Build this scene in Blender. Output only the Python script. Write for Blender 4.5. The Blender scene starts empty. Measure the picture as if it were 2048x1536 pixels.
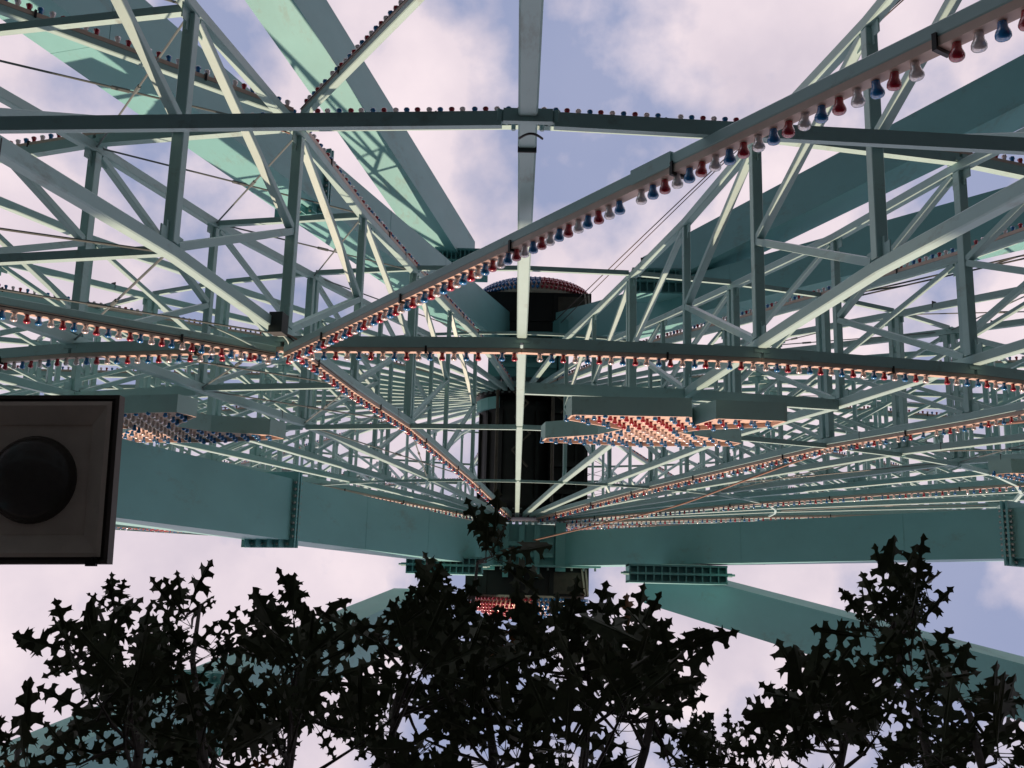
import bpy, math, random
from mathutils import Vector, Matrix
random.seed(7)
sc = bpy.context.scene
col = sc.collection
S = 32.0            # eye to hub height in metres; wheel measures below are fractions of it
EYE = 1.6
FPX = 2097.75       # focal length in pixels of a 2048 wide picture

# ------------------------------------------------------------------ camera
def rows():
    th, ro, ya = math.radians(11.888), math.radians(-.6754), math.radians(2.0735)
    F = Vector((0, math.sin(th), math.cos(th))); U = Vector((0, math.cos(th), -math.sin(th))); R = Vector((1, 0, 0))
    c, s = math.cos(ro), math.sin(ro)
    R, U = c*R + s*U, -s*R + c*U
    c, s = math.cos(ya), math.sin(ya)
    def rot(v): return Vector((v[0]*c - v[1]*s, v[0]*s + v[1]*c, v[2]))
    return rot(R), rot(U), rot(F)
RR, UU, FF = rows()
XC = -.000368
def B(v): return Vector((v[0], -v[1], v[2]))            # (right, forward, up) -> Blender axes
cam_d = bpy.data.cameras.new('camera'); cam = bpy.data.objects.new('camera', cam_d); col.objects.link(cam)
r_, u_, f_ = B(RR), B(UU), B(FF)
M = Matrix(((r_[0], u_[0], -f_[0], XC*S), (r_[1], u_[1], -f_[1], 0), (r_[2], u_[2], -f_[2], EYE), (0, 0, 0, 1)))
cam.matrix_world = M
cam_d.sensor_width = 36; cam_d.lens = FPX/2048*36; cam_d.clip_end = 6000; cam_d.clip_start = .05
sc.camera = cam

# ------------------------------------------------------------------ sky, sun, exposure
SUN_EL, SUN_AZ = 15.0, 5.0          # the sun stands low behind the near face, a little to the left
sd = Vector((-math.sin(math.radians(SUN_AZ))*math.cos(math.radians(SUN_EL)), math.cos(math.radians(SUN_AZ))*math.cos(math.radians(SUN_EL)), math.sin(math.radians(SUN_EL))))
world = bpy.data.worlds.new('World'); sc.world = world; world.use_nodes = True
nt = world.node_tree; nt.nodes.clear()
def N(t, **k):
    n = nt.nodes.new(t)
    for a, b in k.items(): setattr(n, a, b)
    return n
out = N('ShaderNodeOutputWorld'); bg = N('ShaderNodeBackground'); sky = N('ShaderNodeTexSky')
sky.sky_type = 'NISHITA'; sky.sun_disc = False; sky.sun_elevation = math.radians(SUN_EL)
sky.sun_rotation = math.atan2(sd.x, sd.y); sky.air_density = 1.0; sky.dust_density = 1.5
bg.inputs['Strength'].default_value = .12
tc = N('ShaderNodeTexCoord')
mp = N('ShaderNodeMapping'); mp.inputs['Location'].default_value = (3.0, 1.64, .4); mp.inputs['Scale'].default_value = (1, 1, 1)
n1 = N('ShaderNodeTexNoise'); n1.inputs['Scale'].default_value = 4.2; n1.inputs['Detail'].default_value = 9; n1.inputs['Roughness'].default_value = .52
n2 = N('ShaderNodeTexNoise'); n2.inputs['Scale'].default_value = 7.0; n2.inputs['Detail'].default_value = 7; n2.inputs['Roughness'].default_value = .5
rp = N('ShaderNodeValToRGB'); rp.color_ramp.elements[0].position = .395; rp.color_ramp.elements[1].position = .51
rp.color_ramp.elements[0].color = (.12, .12, .12, 1); rp.color_ramp.elements[1].color = (1, 1, 1, 1)
cr = N('ShaderNodeValToRGB'); cr.color_ramp.elements[0].position = .3; cr.color_ramp.elements[1].position = .65
cr.color_ramp.elements[0].color = (5.6, 4.95, 5.7, 1); cr.color_ramp.elements[1].color = (8.0, 6.85, 7.2, 1)
tint = N('ShaderNodeMix', data_type='RGBA'); tint.blend_type = 'MIX'
tint.inputs[0].default_value = .75; tint.inputs[7].default_value = (2.8, 3.4, 5.5, 1)
mx = N('ShaderNodeMix', data_type='RGBA')
L = nt.links.new
L(tc.outputs['Generated'], mp.inputs[0]); L(mp.outputs[0], n1.inputs['Vector']); L(mp.outputs[0], n2.inputs['Vector'])
L(n1.outputs[0], rp.inputs[0]); L(n2.outputs[0], cr.inputs[0])
L(sky.outputs[0], tint.inputs[6]); L(tint.outputs[2], mx.inputs[6]); L(cr.outputs[0], mx.inputs[7]); L(rp.outputs[0], mx.inputs[0])
L(mx.outputs[2], bg.inputs[0]); L(bg.outputs[0], out.inputs[0])
sl = bpy.data.lights.new('sun', 'SUN'); sl.energy = 4.8; sl.angle = math.radians(.6); sl.color = (1, .69, .50)
so = bpy.data.objects.new('sun', sl); col.objects.link(so); so.rotation_euler = sd.to_track_quat('Z', 'Y').to_euler()
vs = sc.view_settings; vs.view_transform = 'Standard'; vs.look = 'None'; vs.exposure = 0; vs.gamma = 1; vs.use_curve_mapping = False

# ------------------------------------------------------------------ placing helpers
def ray(px, py): return (RR*((px-1024)/FPX) + UU*((768-py)/FPX) + FF)
def atz(px, py, z): d = ray(px, py); return Vector((XC, 0, 0)) + d*(z/d[2])     # normalised (x, n, z)
def atn(px, py, n): d = ray(px, py); return Vector((XC, 0, 0)) + d*(n/d[1])
def W(p): return Vector((p[0]*S, -p[1]*S, EYE + p[2]*S))
HUB = Vector((0, 0, EYE+S))

# ------------------------------------------------------------------ materials
MATS = {}
def mat(name, color, rough=.5, metal=0, var=.12, scale=3.0, trans=0, bump=0, color2=None, coat=0, streak=0, grime=0):
    m = bpy.data.materials.new(name); m.use_nodes = True; t = m.node_tree; p = t.nodes['Principled BSDF']
    p.inputs['Roughness'].default_value = rough; p.inputs['Metallic'].default_value = metal
    if trans: p.inputs['Transmission Weight'].default_value = trans
    if coat: p.inputs['Coat Weight'].default_value = coat
    c = t.nodes.new('ShaderNodeTexCoord'); n = t.nodes.new('ShaderNodeTexNoise')
    n.inputs['Scale'].default_value = scale; n.inputs['Detail'].default_value = 6; n.inputs['Roughness'].default_value = .62
    mpn = t.nodes.new('ShaderNodeMapping')
    if streak: mpn.inputs['Scale'].default_value = (streak, streak, 1)
    t.links.new(c.outputs['Object'], mpn.inputs[0]); t.links.new(mpn.outputs[0], n.inputs['Vector'])
    r = t.nodes.new('ShaderNodeValToRGB'); r.color_ramp.elements[0].position = .32; r.color_ramp.elements[1].position = .68
    c2 = color2 or tuple(x*(1-var*2) for x in color)
    r.color_ramp.elements[0].color = (*c2, 1); r.color_ramp.elements[1].color = (*color, 1)
    t.links.new(n.outputs[0], r.inputs[0]); t.links.new(r.outputs[0], p.inputs['Base Color'])
    if bump:
        b = t.nodes.new('ShaderNodeBump'); b.inputs['Strength'].default_value = bump; b.inputs['Distance'].default_value = .01
        t.links.new(n.outputs[0], b.inputs['Height']); t.links.new(b.outputs[0], p.inputs['Normal'])
    if grime:                                  # worn, chalky and stained patches
        g1 = t.nodes.new('ShaderNodeTexNoise'); g1.inputs['Scale'].default_value = grime; g1.inputs['Detail'].default_value = 10; g1.inputs['Roughness'].default_value = .75
        mp2 = t.nodes.new('ShaderNodeMapping'); mp2.inputs['Scale'].default_value = (1, 1, .35); mp2.inputs['Location'].default_value = (5, 9, 2)
        t.links.new(c.outputs['Object'], mp2.inputs[0]); t.links.new(mp2.outputs[0], g1.inputs['Vector'])
        gr = t.nodes.new('ShaderNodeValToRGB'); gr.color_ramp.elements[0].position = .56; gr.color_ramp.elements[1].position = .74
        gr.color_ramp.elements[0].color = (0, 0, 0, 1); gr.color_ramp.elements[1].color = (.6, .6, .6, 1)
        t.links.new(g1.outputs[0], gr.inputs[0])
        gm = t.nodes.new('ShaderNodeMix'); gm.data_type = 'RGBA'; gm.inputs[7].default_value = (.17, .15, .11, 1)
        t.links.new(gr.outputs[0], gm.inputs[0]); t.links.new(r.outputs[0], gm.inputs[6]); t.links.new(gm.outputs[2], p.inputs['Base Color'])
        mr = t.nodes.new('ShaderNodeMapRange'); mr.inputs[3].default_value = rough-.08; mr.inputs[4].default_value = rough+.2
        t.links.new(g1.outputs[0], mr.inputs[0]); t.links.new(mr.outputs[0], p.inputs['Roughness'])
    MATS[name] = m; return m
PAINT = mat('pale_green_paint', (.39, .58, .57), .36, var=.05, scale=1.3, grime=3.5)
LEGP = mat('green_leg_paint', (.20, .49, .50), .36, var=.06, scale=.5, streak=2, grime=1.3)
ROD = mat('galvanised_rod', (.16, .20, .20), .5)
SEAM = mat('dark_joint', (.05, .06, .06), .6)
TRAY = mat('tan_light_tray', (.68, .51, .42), .5, var=.08, scale=6)
STRAP = mat('black_strap', (.012, .011, .012), .5)
RED = mat('red_bulb_glass', (.46, .006, .03), .14, var=.05, trans=.08, coat=.5)
BLUE = mat('blue_bulb_glass', (.008, .21, .55), .14, var=.05, trans=.08, coat=.5)
CLEAR = mat('clear_bulb_glass', (.80, .71, .70), .14, var=.04, trans=.3, coat=.5)
HUBM = mat('greasy_dark_steel', (.016, .015, .014), .55, var=.25, scale=2)
RUST = mat('brown_stained_steel', (.13, .10, .075), .6, var=.25, scale=3)
BOLT = mat('bolt_steel', (.35, .38, .36), .4, metal=.3)
LAMPB = mat('lamp_bronze_housing', (.09, .07, .058), .5, var=.08, scale=8)
LAMPI = mat('lamp_reflector_frame', (.78, .65, .54), .6, var=.1, scale=5)
LENS = mat('lamp_lens', (.075, .066, .058), .22, var=.2, scale=6)
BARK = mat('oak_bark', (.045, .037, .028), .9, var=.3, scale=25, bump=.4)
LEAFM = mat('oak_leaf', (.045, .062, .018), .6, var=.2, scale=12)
LEAFO = mat('oak_leaf_turning', (.35, .10, .015), .5, color2=(.08, .07, .015), scale=14)
CABLE = mat('brown_cable', (.33, .19, .14), .6)
WIRE = mat('steel_wire', (.10, .07, .06), .5)
GROUND = mat('worn_asphalt', (.045, .047, .046), .9, var=.2, scale=.6)

# ------------------------------------------------------------------ mesh builder
class MB:
    def __init__(s): s.v = []; s.f = []; s.m = []
    def quadbox(s, c, mi=0):                 # 8 corners: bottom 4 then top 4
        b = len(s.v); s.v += [tuple(x) for x in c]
        for q in ((0,3,2,1), (4,5,6,7), (0,1,5,4), (1,2,6,5), (2,3,7,6), (3,0,4,7)):
            s.f.append(tuple(b+i for i in q)); s.m.append(mi)
    def bar(s, p, q, w, h, side, mi=0, off=0.0):   # w along 'side', h across both
        p = Vector(p); q = Vector(q); d = (q-p).normalized(); side = Vector(side)
        a = (side - d*side.dot(d)).normalized(); b = d.cross(a).normalized()
        a *= w/2; b2 = b*(h/2)
        c = [p-a-b2, p+a-b2, p+a+b2, p-a+b2, q-a-b2, q+a-b2, q+a+b2, q-a+b2]
        s.quadbox(c, mi)
    def cham(s, p, q, w, h, side, ch=.01, mi=0):   # bar with chamfered long edges
        p = Vector(p); q = Vector(q); d = (q-p).normalized(); side = Vector(side)
        a = (side - d*side.dot(d)).normalized(); b = d.cross(a).normalized()
        W2, H2 = w/2, h/2
        pr = [(-W2+ch, -H2), (W2-ch, -H2), (W2, -H2+ch), (W2, H2-ch), (W2-ch, H2), (-W2+ch, H2), (-W2, H2-ch), (-W2, -H2+ch)]
        k = len(s.v)
        for e in (p, q):
            for x, y in pr: s.v.append(tuple(e + a*x + b*y))
        for i in range(8):
            j = (i+1) % 8; s.f.append((k+i, k+j, k+8+j, k+8+i)); s.m.append(mi)
        s.f.append(tuple(k+i for i in reversed(range(8)))); s.m.append(mi)
        s.f.append(tuple(k+8+i for i in range(8))); s.m.append(mi)
    def tube(s, pts, rad, n=6, mi=0, cap=True):
        pts = [Vector(p) for p in pts]; k0 = len(s.v)
        rads = rad if isinstance(rad, (list, tuple)) else [rad]*len(pts)
        up = Vector((.3, .2, 1)).normalized()
        for i, p in enumerate(pts):
            d = (pts[min(i+1, len(pts)-1)] - pts[max(i-1, 0)]).normalized()
            a = d.cross(up).normalized() if abs(d.dot(up)) < .98 else d.cross(Vector((1, 0, 0))).normalized()
            b = d.cross(a)
            for j in range(n):
                t = 2*math.pi*j/n; s.v.append(tuple(p + (a*math.cos(t) + b*math.sin(t))*rads[i]))
        for i in range(len(pts)-1):
            for j in range(n):
                jj = (j+1) % n; s.f.append((k0+i*n+j, k0+i*n+jj, k0+(i+1)*n+jj, k0+(i+1)*n+j)); s.m.append(mi)
        if cap:
            s.f.append(tuple(k0+j for j in reversed(range(n)))); s.m.append(mi)
            s.f.append(tuple(k0+(len(pts)-1)*n+j for j in range(n))); s.m.append(mi)
    def lathe(s, o, ax, prof, n=10, mi=0):       # prof (dist along ax, radius)
        o = Vector(o); ax = Vector(ax).normalized()
        a = ax.cross(Vector((.2, .3, 1))).normalized(); b = ax.cross(a); k0 = len(s.v)
        for dd, rr in prof:
            for j in range(n):
                t = 2*math.pi*j/n; s.v.append(tuple(o + ax*dd + (a*math.cos(t)+b*math.sin(t))*rr))
        for i in range(len(prof)-1):
            for j in range(n):
                jj = (j+1) % n; s.f.append((k0+i*n+j, k0+(i+1)*n+j, k0+(i+1)*n+jj, k0+i*n+jj)); s.m.append(mi)
        s.f.append(tuple(k0+j for j in range(n))); s.m.append(mi)
        s.f.append(tuple(k0+(len(prof)-1)*n+j for j in reversed(range(n)))); s.m.append(mi)
    def mesh(s, name, mats, smooth=False):
        me = bpy.data.meshes.new(name); me.from_pydata(s.v, [], s.f)
        for m in (mats if isinstance(mats, (list, tuple)) else [mats]): me.materials.append(m)
        if any(s.m): me.polygons.foreach_set('material_index', s.m)
        if smooth: me.polygons.foreach_set('use_smooth', [True]*len(me.polygons))
        me.update(); return me
    def build(s, name, mats, parent=None, smooth=False, kind=None):
        return link(name, s.mesh(name, mats, smooth), parent, kind)
def link(name, me, parent=None, kind=None):
    o = bpy.data.objects.new(name, me); col.objects.link(o)
    if parent: o.parent = parent
    if kind: o['kind'] = kind
    return o
def thing(name, label, cat, loc=(0, 0, 0), group=None):
    o = bpy.data.objects.new(name, None); col.objects.link(o); o.location = loc
    o['label'] = label; o['category'] = cat
    if group: o['group'] = group
    return o

# ------------------------------------------------------------------ ground
g = MB(); g.v = [(-3000, -3000, 0), (3000, -3000, 0), (3000, 3000, 0), (-3000, 3000, 0)]; g.f = [(0, 1, 2, 3)]; g.m = [0]
g.build('ground', GROUND, kind='structure')

hall = thing('added_shade_hall', 'long plain hall with tall windows added out of view behind the photographer to block the low sun', 'added building', (0, 46, 0))  # unseen hall, added and sized so its shadow covers lamp, leaves and lowest beams
HALLW = mat('hall_stucco', (.42, .36, .28), .85, var=.1, scale=.8); HALLR = mat('hall_roof', (.12, .07, .05), .8, var=.2, scale=1)
HALLG = mat('hall_glass', (.03, .04, .05), .1)
m = MB(); hx, hy, hh = 75, 9, 20.3
m.quadbox([Vector(v) for v in ((-hx, -hy, 0), (hx, -hy, 0), (hx, hy, 0), (-hx, hy, 0), (-hx, -hy, hh), (hx, -hy, hh), (hx, hy, hh), (-hx, hy, hh))])
m.build('wall', HALLW, hall)
m = MB(); k = len(m.v)
m.v += [(-hx-.6, -hy-.6, hh+.003), (hx+.6, -hy-.6, hh+.003), (hx+.6, hy+.6, hh+.003), (-hx-.6, hy+.6, hh+.003), (-hx-.6, 0, hh+2.6), (hx+.6, 0, hh+2.6)]
m.f += [(0, 3, 2, 1), (0, 1, 5, 4), (2, 3, 4, 5), (0, 4, 3), (1, 2, 5)]; m.m += [0]*5
m.build('roof', HALLR, hall)
for i in range(15):
    x = -70 + i*10
    m = MB(); y = -hy-.05
    for z0, z1 in ((1.2, 6.5), (8.5, 15.5)):
        m.quadbox([Vector(v) for v in ((x-1.7, y, z0), (x+1.7, y, z0), (x+1.7, y+.1, z0), (x-1.7, y+.1, z0), (x-1.7, y, z1), (x+1.7, y, z1), (x+1.7, y+.1, z1), (x-1.7, y+.1, z1))], 0)
        for dx in (-1.75, -.05, 1.65): m.quadbox([Vector(v) for v in ((x+dx, y-.06, z0-.1), (x+dx+.1, y-.06, z0-.1), (x+dx+.1, y, z0-.1), (x+dx, y, z0-.1), (x+dx, y-.06, z1+.1), (x+dx+.1, y-.06, z1+.1), (x+dx+.1, y, z1+.1), (x+dx, y, z1+.1))], 1)
    m.build('window', [HALLG, HALLW], hall)

# ================================================================== the wheel
NS = 44
NODES = ['h', 'c', 'e', 'b', 'm', 'a', 's', 'd', 'u', 'r']
RAD = dict(h=.045, c=.2385, e=.335, b=.4327, m=.5361, a=.6253, s=.7193, d=.8156, u=.900, r=.985)
N1 = dict(h=.0800, c=.0905, e=.0940, b=.0975, m=.0965, a=.0975, s=.0975, d=.0925, u=.0900, r=.0880)
N2 = dict(h=.1963, c=.1970, e=.190, b=.1840, m=.1785, a=.1785, s=.1745, d=.1775, u=.180, r=.183)
wheel = thing('ferris_wheel', 'giant pale green Ferris wheel of lattice spokes edged with red, white and blue bulbs', 'ferris wheel', HUB)
LEAN = False
def nd(k, key, face, out=0.0, dr=0.0, r=None, n=None):   # wheel-local point; out = metres outward of the face
    a = 2*math.pi*k/NS; n = (N1 if face == 1 else N2)[key] if n is None else n
    if face == 1 and (LEAN or abs(k) > 11) and key in 'dur': n = max(n, .110 if key != 'd' else .104)    # the upper half leans inward a little
    r = (RAD[key] if r is None else r)*S + dr
    n = n*S + (-out if face == 1 else out)
    return Vector((r*math.sin(a), -n, -r*math.cos(a)))
def radial(k): a = 2*math.pi*k/NS; return Vector((math.sin(a), 0, -math.cos(a)))
def tang(k): a = 2*math.pi*k/NS; return Vector((math.cos(a), 0, math.sin(a)))
Y = Vector((0, 1, 0)); T0 = Vector((1, 0, 0)); R0 = Vector((0, 0, -1))

# one spoke at angle 0: two chords, cross struts, K braces
def chord_mb(F):
    m = MB()
    for i in range(len(NODES)-1):
        m.cham(nd(0, NODES[i], F), nd(0, NODES[i+1], F), .12, .13, T0, .012)
    for key, dr in (('d', -.5), ('b', .9)):                                        # splice lines
        p = nd(0, key, F, dr=dr); m.bar(p, p+R0*.014, .124, .134, T0, 1)
    for key in NODES[1:]:                                                          # gusset plates at the joints
        p = nd(0, key, F, -.10); inn = Y*(-1 if F == 1 else 1)
        m.bar(p - R0*.24 + inn*.02, p + R0*.20 + inn*.02, .014, .15, T0)
        m.bar(p - R0*.13 + inn*.12, p + R0*.11 + inn*.12, .0145, .09, T0)
    return m
def strut_mb(key, w):
    m = MB(); p, q = nd(0, key, 1, -.075), nd(0, key, 2, -.075)
    offs = (-.085, .085) if key == 'b' else (0,)
    for o in offs: m.cham(p+R0*o, q+R0*o, w, w*(.8 if key == 'b' else 1), T0, .008)
    if key == 'b':
        for t in (.25, .5, .75): c = p.lerp(q, t); m.bar(c-R0*.06, c+R0*.06, .05, .1, T0)
    return m
def brace_mbs():
    res = []
    for i in range(1, len(NODES)-1):
        k0, k1 = NODES[i-0], NODES[i+1]
        mid = (nd(0, k0, 1)+nd(0, k0, 2))/2
        for F in (1, 2):
            q = nd(0, k1, F, -.07, dr=-.1); d = (q-mid).normalized()
            m = MB(); w = .085 if i < 4 else .10
            m.cham(mid + d*.07, q, w, w*.85, T0, .006); res.append(m)
    return res
SW = dict(c=.085, e=.085, b=.13, m=.105, a=.125, s=.12, d=.12, u=.11, r=.12)
chord_me = [chord_mb(F).mesh('chord', [PAINT, SEAM]) for F in (1, 2)]
strut_me = {k: strut_mb(k, w).mesh('strut', PAINT) for k, w in SW.items()}
brace_me = [m.mesh('brace', PAINT) for m in brace_mbs()]
def merge(dst, src):
    b = len(dst.v); dst.v += src.v; dst.f += [tuple(b+i for i in f) for f in src.f]; dst.m += src.m
full_mes = []
for LEAN in (False, True):
    full = chord_mb(1); merge(full, chord_mb(2))
    for k, w in SW.items(): merge(full, strut_mb(k, w))
    for m in brace_mbs(): merge(full, m)
    full_mes.append(full.mesh('spoke', [PAINT, SEAM]))
LEAN = False
for k in range(-22, 22):
    near = -6 <= k <= 6
    o = link('spoke', None if near else full_mes[abs(k) > 11], wheel)
    o.rotation_euler = (0, -2*math.pi*k/NS, 0)
    if near:
        for cm in chord_me: link('chord', cm, o)
        for s_ in SW: link('strut', strut_me[s_], o)
        for bm_ in brace_me: link('brace', bm_, o)

# rings of tie beams
def seg(m, k, key, F, w, h, out, gap=0.0, mi=0):
    p, q = nd(k, key, F, out), nd(k+1, key, F, out); d = (q-p).normalized()
    m.bar(p+d*gap, q-d*gap, w, h, Y, mi)
RINGS = {'a': (.13, .12, .11, .02), 'b': (.085, .075, .075, .05), 'c': (.06, .06, .075, .03), 'd': (.095, .05, .075, .16), 'r': (.14, .12, .12, .05)}
for key, (w, h, out_, gap) in RINGS.items():
    for F in (1, 2):
        rest = MB()
        for k in range(-22, 22):
            if -8 <= k <= 7 and key != 'r':
                m = MB(); seg(m, k, key, F, w, h, out_, gap); m.build('ring_beam', PAINT, wheel)
            else: seg(rest, k, key, F, w, h, out_, gap)
        rest.build('ring_beam', PAINT, wheel, kind='stuff')
# angled end plates and clamps where the ring beams meet the spokes
for key in ('a', 'b', 'c', 'd'):
    for F in (1, 2):
        for k in range(-5, 7):
            m = MB(); c = nd(k, key, F, RINGS[key][2]-.02); t = tang(k); r = radial(k)
            w = .16 if key in 'ad' else .11
            if key == 'd':
                m.bar(c - t*.15, c + t*.15, .085, .045, Y)
                for sgn in (-1, 1): m.bar(c + t*sgn*.12 - r*.03, c + t*sgn*.19 + r*.01, .08, .025, Y)
            else:
                m.bar(c - t*w/1.7, c + t*w/1.7, .05, w*.8, Y)
            for sgn in (-1, 1):
                p = c + t*sgn*(w*.55) - r*(w*.55)
                m.lathe(p, Y, [(-.05, .014), (.05, .014)], 6)
            m.build('clamp', [PAINT], wheel)
# braced bays: extra ties at m and s and crossed rods
BAYS = [-2, 9, 20, -13, 4]
for k in BAYS:
    for F in (1, 2):
        for key in ('m', 's'):
            m = MB(); seg(m, k, key, F, .085, .085, .0, .07); m.build('ring_beam', PAINT, wheel)
        for k0, k1 in (('c', 'b'), ('b', 'm'), ('m', 'a'), ('a', 's'), ('s', 'd'), ('d', 'r')):
            for s0, s1 in ((0, 1), (1, 0)):
                m = MB(); p, q = nd(k+s0, k0, F, .02*s0), nd(k+s1, k1, F, .02*s0)
                m.tube([p, q], .013, 6)
                c = (p+q)/2; d = (q-p).normalized()
                m.tube([c-d*.10, c+d*.10], .024, 6); m.build('tie_rod', ROD, wheel)
# square node blocks with bolts on spoke +-; small junction box and cables at the lit node
m = MB(); c = nd(-1, 'a', 1, .0, dr=.5)
m.bar(c + tang(-1)*.11 - Y*.1, c + tang(-1)*.11 + Y*.14, .16, .2, tang(-1)); m.build('junction_box', SEAM, wheel)
def loop(p, q, sag, rad, mt, name='cable_loop', axis=None, n=12):
    m = MB(); pts = []
    ax = axis or Vector((0, 0, -1))
    for i in range(n+1):
        t = i/n; pts.append(p.lerp(q, t) + ax*sag*math.sin(math.pi*t))
    m.tube(pts, rad, 5); return m.build(name, mt, wheel, smooth=True)
loop(nd(-1, 'a', 1, .05, dr=.55), nd(-1, 'a', 1, .3, dr=.02), .16, .014, PAINT, axis=tang(-1))
loop(nd(-1, 'a', 1, .05, dr=.5), nd(-1, 'a', 1, .28, dr=-.2), .2, .012, SEAM, axis=tang(-1))
loop(nd(-1, 'a', 1, .05, dr=.45), nd(-1, 'a', 1, .28, dr=-.3), .26, .012, CABLE, axis=tang(-1))
loop(nd(-1, 'a', 1, .1, dr=.8)-tang(-1)*.6, nd(-1, 'a', 1, .3)-tang(-1)*.1, .15, .013, PAINT)
loop(nd(-1, 'a', 2, .05)-tang(-1)*.7, nd(-1, 'a', 2, 0)-tang(-1)*.12, .16, .012, CABLE)
loop(nd(0, 'd', 1, .2)-tang(0)*.05, nd(0, 'd', 1, .2)+tang(0)*.09, .07, .008, STRAP)
for k, key, F in ((1, 'm', 1), (1, 'a', 2), (2, 'a', 2), (-1, 'm', 2), (-1, 'm', 1), (-1, 'a', 2), (2, 'm', 2)):
    p = nd(k, key, F, -.05, dr=-.5); loop(p - radial(k)*.12, p + radial(k)*.05, .1, .007, SEAM, axis=-Y if F == 2 else Y)

# ---------------------------------------------------------------- light strips
BPROF = [(0, .022), (.020, .023), (.038, .026), (.052, .033), (.068, .0375), (.080, .037), (.090, .030), (.096, .016)]
bulb_me = {}
for nm, mt in (('r', RED), ('w', CLEAR), ('b', BLUE)):
    m = MB(); m.lathe((0, 0, 0), (0, 1, 0), BPROF, 14); m.lathe((0, -.012, 0), (0, 1, 0), [(0, .024), (.016, .024)], 8, 1)
    bulb_me[nm] = m.mesh('light_bulb', [mt, TRAY], True)
LOW = [(0, .022), (.04, .026), (.066, .0375), (.082, .036), (.094, .018)]
stuffb = MB()
seqs = 'rwb'
class Count: n = 0
def bulbs(p, q, F, parent=None, hi=False, spacing=.142, start=.07, phase=0, seq=seqs, sink=0):
    d = q-p; Ln = d.length; d.normalize(); ax = Vector((0, 1 if F == 1 else -1, 0)); i = 0; s = start
    while s < Ln - .04:
        c = p + d*s; ch = seq[(i+phase) % len(seq)]
        jit = Vector((random.uniform(-.07, .07), 1, random.uniform(-.07, .07)))
        s += spacing; i += 1
        if random.random() < .018: continue
        if hi:
            o = link('light_bulb', bulb_me[ch], parent); o.location = c; Count.n += 1
            o.rotation_euler = (random.uniform(-.08, .08) + (0 if F == 1 else math.pi), random.uniform(-1, 1), random.uniform(-.08, .08))
        else:
            a = ax.copy(); a.x += jit.x; a.z += jit.z
            stuffb.lathe(c, a, LOW, 6, {'r': 0, 'w': 1, 'b': 2}[ch])
def strip(p, q, F, wt, dt, side, hi=False, phase=0, spacing=.142):
    """tray box from p to q (p, q on its inner back), opening outward; returns object"""
    ax = Vector((0, 1 if F == 1 else -1, 0))
    m = MB(); c0, c1 = p + ax*dt/2, q + ax*dt/2
    m.bar(c0, c1, dt, wt, Y, 0)
    d = (q-p); n = max(1, int(d.length/1.7)); dn = d.normalized()
    for i in range(n):
        t = (i+.6)/n; c = p.lerp(q, t) + ax*dt*.5
        m.bar(c, c + dn*.025, dt*1.9, wt+.03, Y, 1)
    if hi or d.length > 8:
        sd_ = d.cross(ax).normalized()*(wt/2+.006); nn = max(4, int(d.length/.6))
        m.tube([p.lerp(q, i/nn) + ax*dt*.4 + sd_*(1 + random.uniform(0, .25)) for i in range(nn+1)], .006, 4, 1)
    o = m.build('light_strip', [TRAY, STRAP], wheel)
    bulbs(p + ax*(dt+.001), q + ax*(dt+.001), F, o, hi, phase=phase, spacing=spacing)
    return o
for F in (1, 2):
    for k in range(-22, 22):
        p, q = nd(k, 'a', F, .176), nd(k+1, 'a', F, .176)
        hi = F == 1 and -2 <= k <= 1
        if F == 2 and k in (-1, 0): hi = True
        strip(p, q, F, .095, .05, None, hi, phase=k % 3)
    for j in range(11):
        k = -1 + 4*j
        if k > 22: k -= 44
        p, q = nd(k, 'c', F, .07, r=.05, n=(.080 if F == 1 else .1963)), None
        prev = 'h'
        for key in ('c', 'e', 'b', 'm', 'a'):
            a, b = nd(k, prev, F, .07), nd(k, key, F, .07)
            strip(a, b, F, .10, .055, None, hi=(F == 1 and k == -1 and key == 'a'), phase=j)
            prev = key
        for sgn in (2, -2):
            p = nd(k, 'a', F, 0, n=(.0905 if F == 1 else .1845)); q = nd(k+sgn, 'r', F, 0, r=.985, n=(.0852 if F == 1 else .189))
            d = (q-p).normalized(); p = p + d*.12
            m = MB(); m.cham(p, q, .085, .09, Y, .01)
            c = p.lerp(q, .50)
            m.bar(c-d*.2, c+d*.2, .10, .115, Y)
            for i in range(5):
                cc = c + d*(-.18+.09*i); m.lathe(cc, Y*(1 if F == 1 else -1), [(0, .010), (.06, .010)], 6, 1)
            o = m.build('star_beam', [PAINT, SEAM], wheel)
            hi = F == 1 and k == -1
            strip(p + Y*(.043 if F == 1 else -.043), q + Y*(.043 if F == 1 else -.043), F, .085, .048, None, hi, phase=0 if sgn > 0 else 1, spacing=.118)

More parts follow.
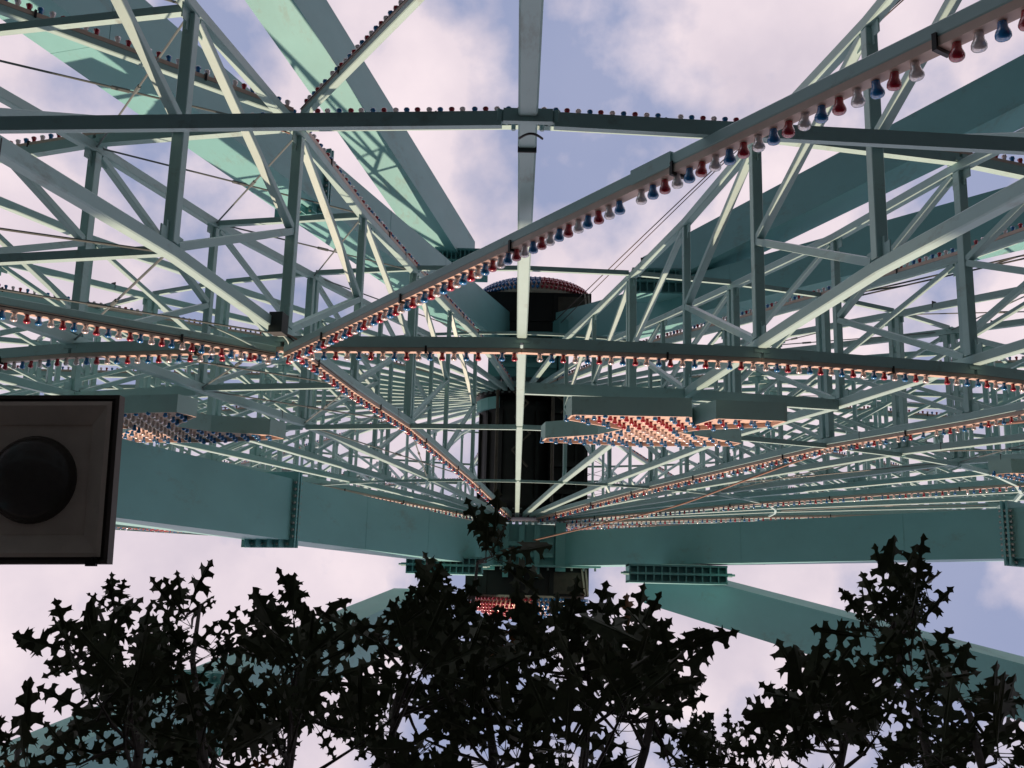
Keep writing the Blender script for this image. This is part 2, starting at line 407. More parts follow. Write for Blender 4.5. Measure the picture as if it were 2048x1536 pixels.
# ---------------------------------------------------------------- boxed star signs on the near face
SIGN = [(-.058, .558), (-.008, .567), (-.001, .546), (.003, .566), (.034, .568), (.033, .552), (.006, .536), (-.001, .526),
        (.037, .504), (.036, .494), (-.010, .479), (-.058, .479), (-.058, .492), (-.036, .510), (-.029, .527), (-.058, .545)]
def inside(x, y, P):
    c = False; j = len(P)-1
    for i in range(len(P)):
        if (P[i][1] > y) != (P[j][1] > y) and x < (P[j][0]-P[i][0])*(y-P[i][1])/(P[j][1]-P[i][1])+P[i][0]: c = not c
        j = i
    return c
def star_sign(k, shift, mirror, F=1):
    P = [((-t if mirror else t)+shift, r) for t, r in SIGN]
    root = None; R_, T_ = radial(k), tang(k); sg = 1 if F == 1 else -1
    nb = .080*S + .25                    # back plane
    def L_(t, r, out): return T_*(t*S) + R_*(r*S) + Vector((0, -nb + out*sg, 0))
    m = MB(); n = len(P); dpt = .26; lip = .06
    # open channel: back plate, side walls with thickness, stepped in tray
    base = len(m.v)
    for t, r in P: m.v.append(tuple(L_(t, r, dpt-lip)))
    m.f.append(tuple(range(base, base+n)) if not mirror else tuple(reversed(range(base, base+n)))); m.m.append(1)
    for i in range(n):
        a, b = P[i], P[(i+1) % n]; q0, q1 = L_(*a, 0), L_(*b, 0); q2, q3 = L_(*b, dpt), L_(*a, dpt)
        cx = sum(x for x, _ in P)/n; k0 = len(m.v)
        nrm = Vector((0, 1, 0)).cross((q1-q0)).normalized()
        ctr = L_(cx, .52, 0)
        mid = (q0+q1)/2
        tt, rr = ((mid+nrm*.03).dot(T_))/S, ((mid+nrm*.03).dot(R_))/S
        if not inside(tt, rr, P): nrm = -nrm
        th = nrm*.035
        m.v += [tuple(v) for v in (q0, q1, q1+th, q0+th, q3, q2, q2+th, q3+th)]
        for q in ((0, 1, 5, 4), (2, 3, 7, 6)): m.f.append(tuple(k0+x for x in q)); m.m.append(0 if q[0] == 0 else 1)
        m.f.append((k0+4, k0+5, k0+6, k0+7)); m.m.append(1)
    base = len(m.v)
    for t, r in P: m.v.append(tuple(L_(t, r, .0)))
    m.f.append(tuple(range(base, base+n))); m.m.append(0)
    o = m.build('star_sign', [PAINT, TRAY], wheel)
    # bulbs: red outer rows, clear middle, blue towards the hub and round the edge
    sb = MB(); st = .0072
    r = .482
    row = 0
    while r < .566:
        t = -.058 + (st/2 if row % 2 else 0)
        while t < .04:
            tt = (-t if mirror else t)+shift
            if inside(tt, r, P):
                ch = 2 if r < .495 else (1 if r < .532 or mirror else 0)
                edge = not all(inside(tt+dx, r+dy, P) for dx, dy in ((st*1.3, 0), (-st*1.3, 0), (0, st*1.1), (0, -st*1.1)))
                if edge: ch = 2
                if edge or -.05 < t < .026:
                    sb.lathe(L_(tt, r, dpt-lip), Vector((random.uniform(-.1, .1), sg, random.uniform(-.1, .1))), LOW, 7, ch)
            t += st
        r += st*.9; row += 1
    sb.build('light_bulb', [RED, CLEAR, BLUE], o, True, 'stuff')
    m = MB()
    for kk in (k-1, k):
        seg(m, kk, 'm', F, .16, .09, .03, .06)
    m.build('sign_bracket', PAINT, wheel)
for j in range(11):
    k = 1 + 4*j
    if k > 22: k -= 44
    star_sign(k, .030 if k == -3 else 0, k == -3)
stuffb.build('light_bulb', [RED, CLEAR, BLUE], wheel, True, 'stuff')

# ---------------------------------------------------------------- hub
m = MB()
m.lathe(Vector((0, -.192*S, 0)), Y, [(0, .036*S), (.4, .040*S), (.5, .037*S), (3.0, .037*S), (3.1, .040*S), (3.55, .040*S)], 40)
m.build('hub_drum', HUBM, wheel, True)
for y0 in (-.196*S, -.083*S):
    m = MB(); m.lathe(Vector((0, y0-.06, 0)), Y, [(0, .048*S), (.12, .048*S)], 44)
    for i in range(44):
        a = 2*math.pi*(i+.5)/44; m.lathe(Vector((.046*S*math.sin(a), y0-.10, .046*S*math.cos(a))), Y, [(0, .035), (.2, .035)], 6, 1)
    m.build('hub_flange', [HUBM, BOLT], wheel)
m = MB()
for i in range(14):                                        # stiffening ribs round the drum
    a = 2*math.pi*i/14; p = Vector((math.sin(a)*.037*S, 0, math.cos(a)*.037*S))
    m.bar(p + Y*(-.187*S), p + Y*(-.09*S), .16, .10, p.normalized())
m.build('drum_rib', HUBM, wheel)
m = MB()
for i in range(44):
    a0, a1 = 2*math.pi*i/44, 2*math.pi*(i+1)/44
    for yy, rr in ((-.1995*S, .052*S),):
        m.bar(Vector((rr*math.sin(a0), yy, rr*math.cos(a0))), Vector((rr*math.sin(a1), yy, rr*math.cos(a1))), .16, .09, Y)
m.build('hub_ring', PAINT, wheel)
# drive gear and equipment hung beside the drum
m = MB()
def wb(m, x0, x1, n0, n1, z0, z1, mi=0, o=HUB):
    a = [W((x0, n0, z0)), W((x1, n0, z0)), W((x1, n1, z0)), W((x0, n1, z0)), W((x0, n0, z1)), W((x1, n0, z1)), W((x1, n1, z1)), W((x0, n1, z1))]
    m.quadbox([v-o for v in a], mi)

# ================================================================== support frames
def leg_box(m, A0, A1, B0, B1, depth, mi=0, e=None, e1=None):
    """underside quad A0-A1 (one edge), B0-B1 (other edge), pushed up by depth metres; normalised coords"""
    a0, a1, b0, b1 = W(A0), W(A1), W(B0), W(B1)
    d = (a1-a0).normalized(); n = (b0-a0).cross(d).normalized()
    if n.z < 0: n = -n
    m.quadbox([a0, a1, b1, b0, a0+n*depth, a1+n*(e1 or depth), b1+n*(e1 or depth), b0+n*depth], mi)
    return n
def ext(P, Q, z):                      # point on line PQ at height z
    t = (z-P[2])/(Q[2]-P[2]); return P + (Q-P)*t
def collar(name, A, Bp, d, n, depth, parent, over=.14):
    """bolted flange pair round a leg: A, Bp world points on the underside edges, d leg direction"""
    m = MB(); s = (Bp-A).normalized()
    for off in (-.07, .03):
        a = A - s*over - n*over*.6 + d*off; b = Bp + s*over - n*over*.6 + d*off; h = n*(depth+over*1.2)
        t = d*.045
        m.quadbox([a, b, b+t, a+t, a+h, b+h, b+h+t, a+h+t])
    w = (Bp-A).length
    for i in range(9):
        for side in (0, 1):
            if side == 0: p = A + s*(w*(i+.5)/9) - n*over*.32
            else: p = A - s*over*.5 + n*(depth*(i+.5)/9)
            m.lathe(p - d*.12, d, [(0, .028), (.25, .028)], 6, 1)
    for i in range(4):                   # gusset fins
        p = A - s*over*.5 + n*(depth*(i+.5)/4)
        m.bar(p, p + d*.28, .02, over, n)
    return m.build(name, [LEGP, BOLT], parent)
def main_leg(parent, e0, e1, nsgn, nout, width, depth, zf=.61):
    """outer edge through e0,e1 (normalised, constant n); inner edge 'width' metres towards the wheel"""
    top, bot = ext(e0, e1, .985), ext(e0, e1, -.05)
    w = Vector((0, nsgn*width/S, 0))
    m = MB(); n = leg_box(m, top, bot, top+w, bot+w, depth)
    # weld seam lines as slim proud strips
    o = m.build('leg', LEGP, parent)
    for z in (zf, .24):
        P = ext(e0, e1, z); d = (W(bot)-W(top)).normalized()
        collar('flange', W(P), W(P+w), d, n, depth, parent)
    for z in (.8, .7, .42):
        P = ext(e0, e1, z); d = (W(bot)-W(top)).normalized(); a = W(P); b = W(P+w); mm = MB()
        s = (b-a).normalized()*.004
        mm.quadbox([a-s-n*.004, b+s-n*.004, b+s-n*.004+d*.012, a-s-n*.004+d*.012, a-s+n*(depth+.004), b+s+n*(depth+.004), b+s+n*(depth+.004)+d*.012, a-s+n*(depth+.004)+d*.012])
        mm.build('weld_seam', LEGP, o)
    return top, bot, n
def joint_box(parent, c, wx, wn, wz, fins=13, face=1):
    """finned coupling between leg and outrigger, c = normalised centre of its underside"""
    m = MB(); C = W(c); hx = wx/2
    sg = 1
    for y0, t in ((-wn/2, .05), (-.03, .06), (wn/2-.05, .05)):
        a = C + Vector((-hx, y0, 0)); 
        m.quadbox([a, a+Vector((wx, 0, 0)), a+Vector((wx, t, 0)), a+Vector((0, t, 0)), a+Vector((0, 0, wz)), a+Vector((wx, 0, wz)), a+Vector((wx, t, wz)), a+Vector((0, t, wz))])
    for i in range(fins):
        x = -hx + wx*(i)/(fins-1)*.985; a = C + Vector((x, -wn/2, .01)); t = .03
        m.quadbox([a, a+Vector((t, 0, 0)), a+Vector((t, wn-.02, 0)), a+Vector((0, wn-.02, 0)), a+Vector((0, 0, wz-.02)), a+Vector((t, 0, wz-.02)), a+Vector((t, wn-.02, wz-.02)), a+Vector((0, wn-.02, wz-.02))])
    a = C + Vector((-hx+.01, -wn/2+.01, .22))
    m.quadbox([a, a+Vector((wx-.04, 0, 0)), a+Vector((wx-.04, wn-.03, 0)), a+Vector((0, wn-.03, 0)), a+Vector((0, 0, wz-.25)), a+Vector((wx-.04, 0, wz-.25)), a+Vector((wx-.04, wn-.03, wz-.25)), a+Vector((0, wn-.03, wz-.25))])
    for s_ in (-1, 1): m.lathe(C + Vector((s_*(hx+.05)-.05*0, -.0, .1)), Vector((s_, 0, 0)), [(-.05, .05), (.08, .05), (.09, .03), (.15, .03)], 6)
    return m.build('finned_joint', LEGP, parent)

near = thing('support_frame', 'massive teal steel support legs on the lower side of the picture with finned joints', 'support legs', (0, -.05*S, 0), 'support frames of the wheel')
far = thing('support_frame', 'teal steel support legs crossing the top of the picture behind the wheel, streaked with sunlight', 'support legs', (0, -.25*S, 0), 'support frames of the wheel')
class Shift:                                   # children are given in world space
    pass
def reparent(o, p): o.parent = p; o.matrix_parent_inverse = Matrix.Translation(-p.location)
_build = MB.build
def wbuild(self, name, mats, parent=None, smooth=False, kind=None):
    o = _build(self, name, mats, parent, smooth, kind)
    if parent is not None and parent.type == 'EMPTY' and parent is not wheel: o.matrix_parent_inverse = Matrix.Translation(-parent.location)
    return o
MB.build = wbuild

# near legs
top, bot, n_ = main_leg(near, atn(700, 1095, .0333), atn(222, 1034, .0333), 1, .0333, 1.12, .95)
main_leg(near, atn(1348, 1128, .035), atn(2023, 1117, .035), 1, .035, .98, .95, .648)
# far legs
main_leg(far, atn(427, 246, .2367), atn(143, 31, .2367), 1, .2367, 1.07, 1.0)
FRA, FRB = Vector((.0, .2367, .99)), Vector((.0, .2367, .99)) + Vector((.865*.6, 0, -.6))
main_leg(far, FRA, FRB, 1, .2367, 1.07, 1.0)
def outrigger(parent, e0, e1, width, nsgn, depth, zend=-.05):
    """corner edge e0-e1 nearest the eye; width metres along the axle, depth metres away from the eye"""
    e2 = ext(e0, e1, zend); w = Vector((0, nsgn*width/S, 0)); m = MB()
    n = leg_box(m, e0, e2, e0+w, e2+w, depth)
    return m.build('outrigger', LEGP, parent), n
e0, e1 = atz(1454, 1172, .845), atz(2048, 1329, .64)
outrigger(near, ext(e0, e1, .93), e1, 1.07, -1, .95)
e0, e1 = atz(860, 1178, .87), atz(441, 1362, .557)
o_, n_ = outrigger(near, e0, e1, 1.05, -1, 1.0)
collar('flange', W(e1), W(e1 - Vector((0, 1.05/S, 0))), (W(e1)-W(e0)).normalized(), n_, 1.0, near)
e0, e1 = atz(915, 504, .87), atz(587, 0, .593)
outrigger(far, ext(e0, e1, .91), e1, 1.08, 1, 1.0)
e0, e1 = atz(1440, 510, .80), atz(2018, 222, .62)
outrigger(far, ext(e0, e1, .865), e1, 1.05, 1, .9)
joint_box(near, atz(1357, 1148, .83), 2.45, .46, .9)
joint_box(near, atz(888, 1130, .87), 2.0, .46, .9)
joint_box(far, atz(1352, 562, .83), 2.3, .7, .9)
joint_box(far, atz(920, 520, .87), 1.5, .7, .9)
# bearing blocks at the hub
m = MB()
def box_w(m, x0, x1, n0, n1, z0, z1, mi=0): wb(m, x0, x1, n0, n1, z0, z1, mi, Vector((0, 0, 0)))
box_w(m, -.018, .034, .035, .0715, .955, 1.03)
box_w(m, -.030, -.019, .030, .073, .945, 1.02); box_w(m, .035, .044, .030, .073, .945, 1.02)
box_w(m, -.05, .075, .0335, .0352, .94, .955)
for x in (-.012, .002, .016): box_w(m, x, x+.005, .024, .070, .948, .954)
for n in (.042, .052): box_w(m, -.017, .033, n, n+.004, .9495, .9535)
for i in range(12): m.lathe(W((-.045+.0105*i, .0335, .947)), Y, [(0, .03), (.09, .03)], 6, 1)
m.build('bearing_block', [LEGP, BOLT], near)
m = MB(); box_w(m, -.018, .034, .207, .237, .95, 1.03); box_w(m, -.03, -.019, .205, .26, .94, 1.02); box_w(m, .035, .044, .205, .26, .94, 1.02)
for n in (.215, .225, .245): box_w(m, -.017, .033, n, n+.004, .944, .9485)
m.build('bearing_block', [LEGP, BOLT], far)

# machinery housings with bulb covered domes
def housing(name_label, nA, nB, dome_n, sgn, swap):
    t = thing('machine_housing', name_label, 'machine housing', W((.01, (nA+nB)/2, 1.0)), 'machine housings at the axle ends')
    m = MB(); box_w(m, -.045, .0655, nA, nB, .955, 1.035); m.build('housing_body', HUBM, t)
    if sgn < 0: m = MB(); box_w(m, -.016, .058, .240, .2615, .956, 1.0); m.build('bearing_cover', HUBM, t)
    for x in (-.03, .0, .03):
        m = MB(); box_w(m, x, x+.004, nA+.001, nB-.001, .953, .9548); m.build('housing_rib', HUBM, t)
    m = MB(); box_w(m, .034, .063, nA+.002, nB-.004, .9535, .9549); m.build('housing_panel', RUST, t)
    for s_ in (0, 1):
        m = MB(); m.bar(W((.059+.0035*s_, nB-.001, .952)), W((.0622+.0025*s_, nA+.001, .952)), .05, .04, Vector((1, 0, 0)), 0)
        m.build('housing_strut', TRAY, t)
    # dome
    R_ = 1.68; c = W((.012, dome_n, 1.0)); H_ = .45
    m = MB(); prof = [(0, R_), (.14, R_)] + [(.14+H_*math.sin(a*math.pi/16), R_*math.cos(a*math.pi/16)) for a in range(1, 8)]
    m.lathe(c, Y*(1 if sgn > 0 else -1), prof, 48); dm = m.build('dome', [TRAY], t, True)
    dm['label'] = 'shallow dome set all over with red and blue bulbs'
    sb = MB(); ax = Y*(1 if sgn > 0 else -1)
    for a in range(0, 8):
        ang = (a-.3)*math.pi/17; rr = R_*math.cos(max(ang, 0)); dd = .14+H_*math.sin(max(ang, 0)) if a else .08
        cnt = max(6, int(2*math.pi*rr/.135))
        for i in range(cnt):
            t2 = 2*math.pi*(i+(a % 2)*.5)/cnt; x, z = math.cos(t2), math.sin(t2)
            nr = (Vector((x, 0, z))*math.cos(ang)*1.0 + ax*(.35+math.sin(ang)*1.3)).normalized()
            blue = (x > .12) != swap
            sb.lathe(c + Vector((x*rr, 0, z*rr)) + ax*dd, nr, [(a_*1.35, b_*1.45) for a_, b_ in LOW], 7, 1 if blue else 0)
    sb.build('light_bulb', [RED, BLUE], dm, True, 'stuff')
    return t
housing('dark machine housing with a red and blue bulb dome, showing among the oak leaves', .0085, .0335, .0085, 1, False)
housing('dark machine housing with a bulb dome, blue left and red right, behind the far legs', .262, .290, .290, -1, True)
# motor gear beside the drum (turns with nothing, bolted to the frame)
t = thing('drive_gantry', 'dark service gantry of frames and pipes running beside the hub drum', 'gantry', W((.05, .14, 1.0)))
m = MB()
box_w(m, .030, .062, .088, .193, .965, 1.02)
for n in (.10, .125, .15, .175): box_w(m, .0295, .0635, n, n+.004, .955, .99)
for x in (.040, .052): box_w(m, x, x+.002, .09, .19, .957, .964)
box_w(m, .0605, .0635, .088, .19, .955, .960)
m.build('gantry_frame', HUBM, t)
m = MB(); box_w(m, .040, .060, .182, .196, .935, .952); m.build('control_box', RUST, t)
m = MB()
pts = [(-.006, .188, .925), (.008, .178, .925), (-.004, .165, .925), (.010, .150, .925), (-.006, .135, .925), (.008, .12, .925)]
for i in range(5): m.tube([W(pts[i]), W(pts[i+1])], .03, 6)
for x in (-.02, .03): m.tube([W((x, .19, .93)), W((x, .09, .93))], .05, 8)
m.tube([W((.03, .188, .93)), W((.045, .178, .93)), W((.037, .170, .93))], .03, 6)
m.build('pipe', RUST, t)
m = MB()
prev = None
for i in range(4):
    a = math.radians(200+i*14); p = W((.042*math.cos(a)-.0, .183, 1+.05*math.sin(a)*1.1))
    if prev is not None: m.bar(prev, p, .35, .1, Y)
    prev = p
m.build('collar_guard', LEGP, t)

# cable tray on the right far leg
m = MB()
e0 = ext(FRA, FRB, .92); e1 = ext(FRA, FRB, .5); dv = (W(e1)-W(e0)).normalized(); up = Vector((0, 1, 0)).cross(dv).normalized()
if up.z < 0: up = -up
q0, q1 = W(e0)+up*1.35, W(e1)+up*1.35
for o_ in (0, .22): m.tube([q0+up*o_, q1+up*o_], .022, 6)
L_ = (q1-q0).length; i = 0
while i*.9 < L_-.9:
    a = q0 + dv*(i*.9)
    if i % 4 < 2: m.tube([a + up*(.0 if i % 2 else .22), a+dv*.45+up*(.11), a + dv*.9 + up*(.22 if i % 2 else .0)], .018, 5)
    if i % 3 == 0: m.tube([a, a - up*.34], .02, 5)
    i += 1
m.build('cable_ladder', SEAM, far)

# ================================================================== loose cables
def cable(label, pts, rad, mt, sub=6):
    P = [W(p) for p in pts]; m = MB(); out_ = []
    for i in range(len(P)-1):
        p0, p1, p2, p3 = P[max(i-1, 0)], P[i], P[i+1], P[min(i+2, len(P)-1)]
        for j in range(sub):
            t = j/sub; out_.append(.5*((2*p1)+(-p0+p2)*t+(2*p0-5*p1+4*p2-p3)*t*t+(-p0+3*p1-3*p2+p3)*t**3))
    out_.append(P[-1]); m.tube(out_, rad, 6)
    o = m.build('cable', mt, None, True); o['label'] = label; o['category'] = 'cable'; return o
cable('wavy brown cable sagging from the hub across the lit spokes to the right', [atz(1068, 1080, .93), atz(1195, 1050, .86), atz(1348, 1013, .78), atz(1500, 957, .70), atz(1650, 905, .64), atz(1850, 862, .56), atz(2048, 843, .48), atz(2350, 800, .36)], .022, CABLE)
cable('thin wire running from the far bulb dome up to the top right, upper of two', [atz(1112, 640, .94), atz(1420, 345, .7), atz(1812, -10, .5)], .013, WIRE)
cable('thin wire beside its twin, leaving the far bulb dome towards the top right', [atz(1122, 645, .94), atz(1420, 352, .7), atz(1812, -5, .5)], .011, WIRE)

# ================================================================== street lamp
zl = 3.9/S
c0, c1 = W(atz(240, 790, zl)), W(atz(214, 1128, zl))
v = (c1-c0); side = Vector((0, 0, 1)).cross(v).normalized()
if side.x > 0: side = -side
Lh = v.length; v.normalize(); wd = Lh*1.02
ctr = c0 + v*Lh/2 + side*wd/2
lamp = thing('street_lamp', 'dark bronze box street lamp seen from straight below at the left edge', 'street lamp', (ctr.x-1.3, ctr.y, 0))
def LP(a, b, z): return ctr + v*a + (-side)*b + Vector((0, 0, z))
def ring(m, h0, z0, h1, z1, mi=0):          # square band between half sizes
    k = len(m.v)
    for h, z in ((h0, z0), (h1, z1)):
        for s1, s2 in ((-1, -1), (1, -1), (1, 1), (-1, 1)): m.v.append(tuple(LP(s1*h*Lh/2, s2*h*wd/2, z)))
    for i in range(4): j = (i+1) % 4; m.f.append((k+i, k+j, k+4+j, k+4+i)); m.m.append(mi)
m = MB()
ring(m, 1.0, 0, 1.0, .055); ring(m, 1.0, .055, .80, .16); ring(m, .80, .16, .0, .165)
ring(m, 1.0, 0, .955, 0); ring(m, .955, 0, .95, .012); ring(m, .95, .012, .925, .012); ring(m, .925, .012, .92, -.004)
m.build('lamp_housing', LAMPB, lamp)
m = MB(); ring(m, .92, -.004, .87, -.008); ring(m, .87, -.008, .66, .035); ring(m, .66, .035, .655, .045); ring(m, .655, .045, .0, .048)
m.build('lens_frame', LAMPI, lamp)
m = MB(); lr = .255*Lh
m.lathe(LP(0, 0, .046), (0, 0, -1), [(0, lr*1.04), (.012, lr*1.02), (.014, lr)] + [(.014+.08*math.sin(a*math.pi/16), lr*math.cos(a*math.pi/16)) for a in range(1, 8)], 40)
m.build('lens', LENS, lamp, True)
m = MB(); m.bar(LP(0, -wd/2, .1), LP(0, -wd/2-.75, .1), .09, .07, (0, 0, 1)); m.build('arm', LAMPB, lamp)
m = MB(); pb = LP(0, -wd/2-.8, 0); m.tube([(pb.x, pb.y, 0), (pb.x, pb.y, ctr.z+.25)], [.075, .06], 16)
m.lathe((pb.x, pb.y, 0), (0, 0, 1), [(0, .2), (.04, .2), (.05, .1), (.2, .085)], 16); m.build('pole', LAMPB, lamp, True)
m = MB()
for a, b in ((.47, .44), (.47, .42)): m.lathe(LP(a*Lh, b*wd, -.012), (0, 0, 1), [(0, .006), (.02, .006)], 8)
m.bar(LP(Lh*.497, wd*.38, .0), LP(Lh*.497, wd*.44, .0), .02, .02, (0, 0, 1)); m.build('latch', STRAP, lamp)

# ================================================================== oak
HALF = [(0, .006), (.10, .012), (.14, .04), (.12, .13), (.075, .20), (.15, .165), (.19, .21), (.21, .12), (.25, .04), (.32, .03), (.37, .06), (.40, .17),
        (.37, .28), (.335, .33), (.43, .285), (.47, .35), (.485, .25), (.535, .29), (.52, .17), (.53, .07), (.58, .032), (.64, .045), (.685, .12), (.69, .21),
        (.665, .26), (.74, .205), (.785, .235), (.775, .13), (.80, .055), (.85, .035), (.90, .08), (.895, .125), (.935, .075), (.96, .04), (1.0, .0)]
def leaf_mesh(i):
    rnd = random.Random(i); curl = rnd.uniform(-.3, .3); fold = rnd.uniform(.05, .4); tw = rnd.uniform(-.35, .35)
    asy = rnd.uniform(.85, 1.15); wid = rnd.uniform(.62, .84); m = MB(); stem = .22
    def P(x, y):
        z = curl*x*x*.6 + fold*abs(y) - .25*max(0, abs(y)-.2)
        c, s = math.cos(tw*x), math.sin(tw*x); return (x, y*c - z*s*.3, z + y*s)
    rib = [(x, 0) for x in (1.0, .8, .6, .4, .2, 0)]
    for sg in (1, -1):
        k = len(m.v); hs = [(x + rnd.uniform(-.018, .018)*(0 < i_ < len(HALF)-1), (y + .014*(2 < i_ < len(HALF)-3))*(asy if sg > 0 else 2-asy)*rnd.uniform(.82, 1.12)*wid) for i_, (x, y) in enumerate(HALF)]
        pts = [P(x, sg*y) for x, y in hs] + [P(x, 0) for x, _ in rib[1:]]
        m.v += pts; idx = list(range(k, k+len(pts)))
        m.f.append(tuple(idx if sg > 0 else reversed(idx))); m.m.append(0)
    m.tube([(-stem, 0, -.06), (-stem/2, 0, -.02), (0, 0, 0), (.5, 0, P(.5, 0)[2]-.004)], [.009, .008, .007, .004], 4, 0)
    return m
leafs = [leaf_mesh(i) for i in range(7)]
leaf_me = [l.mesh('leaf', LEAFM) for l in leafs]
leaf_mo = [l.mesh('leaf', LEAFO) for l in leafs[:3]]
oak = thing('oak_tree', 'dark silhouetted oak with pointed lobed leaves reaching up under the wheel', 'tree', (.4, 3.6, 0))
RT = random.Random(11)
def az(px, py, zm): return W(atz(px, py, zm/S))
fork = Vector((.4, 3.55, 2.4))
# leaders: pixel trails of the boughs, with height above the eye in metres
BOUGHS = [
 [(260, 1640, 3.3), (285, 1450, 3.7), (240, 1330, 4.0), (195, 1215, 4.2)],
 [(420, 1640, 3.4), (400, 1450, 3.8), (385, 1320, 4.1), (400, 1210, 4.3)],
 [(560, 1640, 3.4), (590, 1450, 3.7), (600, 1320, 4.0), (610, 1215, 4.2)],
 [(760, 1660, 3.2), (780, 1500, 3.6), (800, 1370, 3.9), (850, 1240, 4.1)],
 [(990, 1660, 3.3), (985, 1500, 3.7), (962, 1330, 4.0), (945, 1210, 4.3), (955, 1125, 4.4)],
 [(1150, 1660, 3.2), (1170, 1500, 3.5), (1180, 1370, 3.8), (1160, 1260, 4.0)],
 [(1240, 1660, 3.3), (1290, 1500, 3.5), (1310, 1400, 3.7), (1340, 1310, 3.9)],
 [(1880, 1660, 3.5), (1855, 1500, 3.8), (1800, 1340, 4.1), (1795, 1240, 4.3), (1820, 1185, 4.4)],
 [(1650, 1660, 3.4), (1680, 1530, 3.7), (1700, 1440, 3.9), (1640, 1390, 4.0)],
 [(2000, 1640, 3.5), (1960, 1520, 3.7), (1940, 1430, 3.9), (1900, 1360, 4.0)],
 [(20, 1700, 3.3), (30, 1600, 3.5), (35, 1500, 3.7)],
 [(1400, 1700, 5.6), (1430, 1580, 5.9), (1440, 1490, 6.2)],
]
br = MB()
br.tube([(.4, 3.6, -.1), (.38, 3.58, .8), (.42, 3.56, 1.7), tuple(fork)], [.19, .15, .13, .11], 14)
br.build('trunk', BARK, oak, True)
for bg_ in BOUGHS:
    P = [az(*p) for p in bg_]; m = MB()
    m.tube([fork, fork.lerp(P[0], .5)+Vector((0, .2, .1)), *P], [.05, .032] + [.015*(1-i/(len(P)))+.003 for i in range(len(P))], 7)
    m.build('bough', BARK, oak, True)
# clusters: px, py, radius x, radius y, leaf count, size
CL = [(205, 1290, 75, 90, 30, .165, 0), (150, 1370, 70, 60, 22, .165, 0), (250, 1400, 110, 110, 60, .165, 0), (390, 1260, 55, 75, 26, .15, 1), (385, 1400, 75, 120, 45, .16, 1),
      (200, 1500, 130, 60, 36, .17, 0), (340, 1500, 120, 60, 40, .17, 1),
      (600, 1300, 60, 75, 32, .15, 2), (590, 1400, 90, 110, 62, .15, 2), (640, 1500, 130, 60, 50, .16, 2), (650, 1255, 40, 40, 9, .14, 2), (480, 1480, 70, 90, 30, .16, 1),
      (800, 1310, 70, 80, 40, .16, 3), (850, 1420, 120, 110, 80, .16, 3), (900, 1300, 100, 90, 60, .165, 4), (930, 1200, 75, 55, 22, .18, 4), (955, 1115, 42, 22, 16, .18, 4),
      (1000, 1380, 120, 110, 80, .16, 4), (1000, 1500, 200, 60, 80, .16, 4), (1090, 1300, 90, 60, 40, .16, 5), (1180, 1330, 90, 80, 40, .165, 5), (1180, 1450, 130, 100, 70, .165, 5),
      (1300, 1320, 60, 50, 20, .18, 6), (1290, 1420, 100, 90, 45, .175, 6), (1370, 1400, 40, 40, 7, .19, 6), (1320, 1500, 70, 40, 16, .17, 6),
      (1800, 1250, 85, 70, 34, .17, 7), (1825, 1195, 36, 28, 8, .18, 7), (1860, 1230, 60, 40, 12, .16, 7), (1800, 1340, 110, 55, 26, .17, 7), (1700, 1270, 50, 35, 8, .17, 7),
      (1640, 1420, 65, 55, 22, .17, 8), (1700, 1480, 130, 70, 60, .165, 8), (1600, 1510, 80, 35, 24, .16, 8), (1870, 1420, 110, 70, 34, .165, 9), (1930, 1480, 100, 60, 26, .18, 9), (1820, 1510, 110, 40, 36, .16, 9),
      (30, 1490, 30, 40, 9, .17, 10), (60, 1530, 70, 25, 10, .17, 10), (1435, 1500, 40, 38, 44, .13, 11), (1400, 1525, 30, 18, 14, .13, 11)]
def near_pt(P, pts):
    best = None
    for i in range(len(pts)-1):
        a, b = pts[i], pts[i+1]; t = max(0, min(1, (P-a).dot(b-a)/(b-a).length_squared)); c = a.lerp(b, t)
        if best is None or (P-c).length < (P-best).length: best = c
    return best
jobs = []; tw = MB()
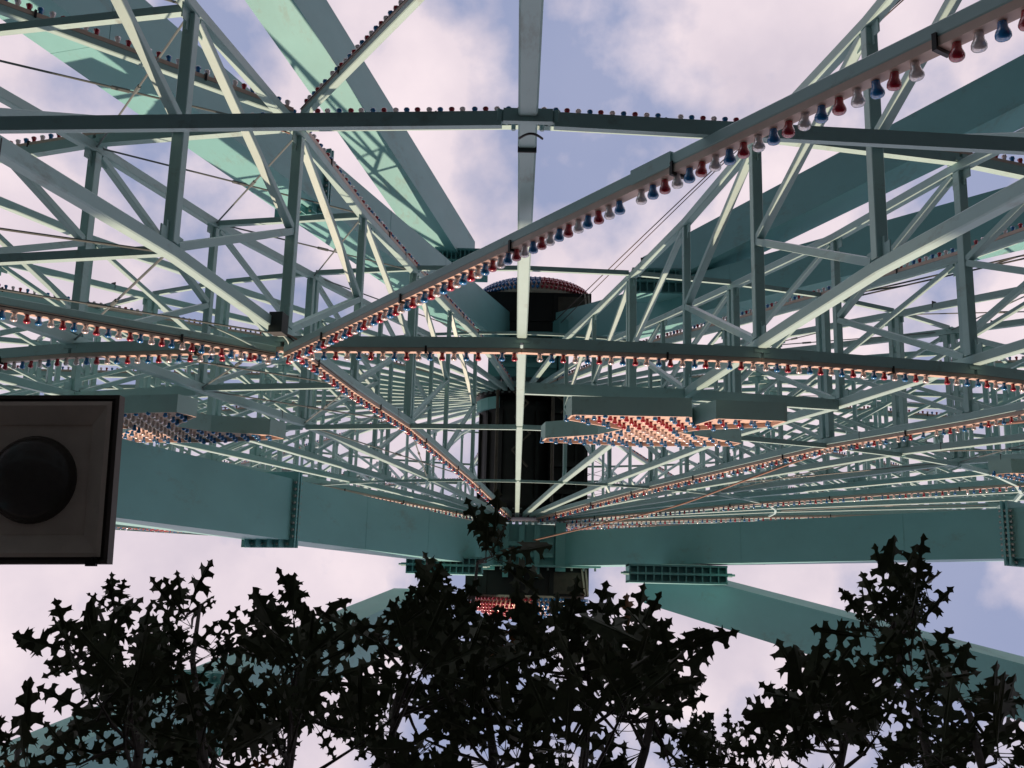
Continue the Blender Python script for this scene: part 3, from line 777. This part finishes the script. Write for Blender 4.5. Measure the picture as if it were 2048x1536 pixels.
for cx, cy, rx, ry, cnt, size, bi in CL:
    pts = [az(*p) for p in BOUGHS[bi]]; zc = min(BOUGHS[bi], key=lambda p: (p[0]-cx)**2+(p[1]-cy)**2)[2]
    cen = az(cx, cy + ry*.5, zc)
    for i in range(max(1, round(cnt*(.114 if bi != 11 else .16)))):
        while True:
            x, y = RT.uniform(-1, 1), RT.uniform(-1, 1)
            if x*x+y*y < 1: break
        e = az(cx+x*rx*.86, cy+y*ry*.86, zc + RT.uniform(-.4, .4)); st = near_pt(e, pts)
        o_ = e - cen; o_.z = 0; o_ = o_.normalized() if o_.length > .02 else Vector((0, -1, 0))
        o_ = (o_ + Vector((0, -.35, .25))).normalized()
        mid = e.lerp(st, .45) - Vector((0, 0, .04)); tw.tube([st, mid, e], [.008, .0055, .0035], 5, cap=False)
        a0 = math.atan2(o_.y, o_.x)
        for q in range(RT.choice((4, 5, 5, 6))):
            an = a0 + RT.uniform(-1.5, 1.5); d = Vector((math.cos(an), math.sin(an), RT.uniform(-.45, .35))).normalized()
            nr = Vector((RT.gauss(0, .45), RT.gauss(0, .45), RT.choice((1, 1, -1))))
            sz = size*1.3*RT.uniform(.55, 1.15); bpt = e.lerp(mid, RT.uniform(0, .35)) + d*sz*.2
            jobs.append((bpt, d, sz, nr, st))
def lmat(b, d, sz, nr):
    x = d; yv = nr.cross(x)
    yv = yv.normalized() if yv.length > .05 else Vector((1, 0, 0)); zv = x.cross(yv)
    M_ = Matrix((x*sz, yv*sz, zv*sz)).transposed().to_4x4(); M_.translation = b; return M_
jobs.sort(key=lambda j: -j[2]/(j[0].z-EYE))
inv = Matrix.Translation(-oak.location)
fol = MB()
for i, (b, d, sz, roll, st) in enumerate(jobs):
    M_ = lmat(b, d, sz, roll)
    if i < 290:
        orange = i == 280
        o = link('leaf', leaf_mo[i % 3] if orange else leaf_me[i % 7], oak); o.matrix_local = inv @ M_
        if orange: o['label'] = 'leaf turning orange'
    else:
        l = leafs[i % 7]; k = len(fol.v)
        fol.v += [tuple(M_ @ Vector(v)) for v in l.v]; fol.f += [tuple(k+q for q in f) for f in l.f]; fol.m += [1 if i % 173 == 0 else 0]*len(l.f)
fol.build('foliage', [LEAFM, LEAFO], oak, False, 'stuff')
tw.build('twigs', BARK, oak, False, 'stuff')
print('bulb objects', Count.n, 'leaves', len(jobs))
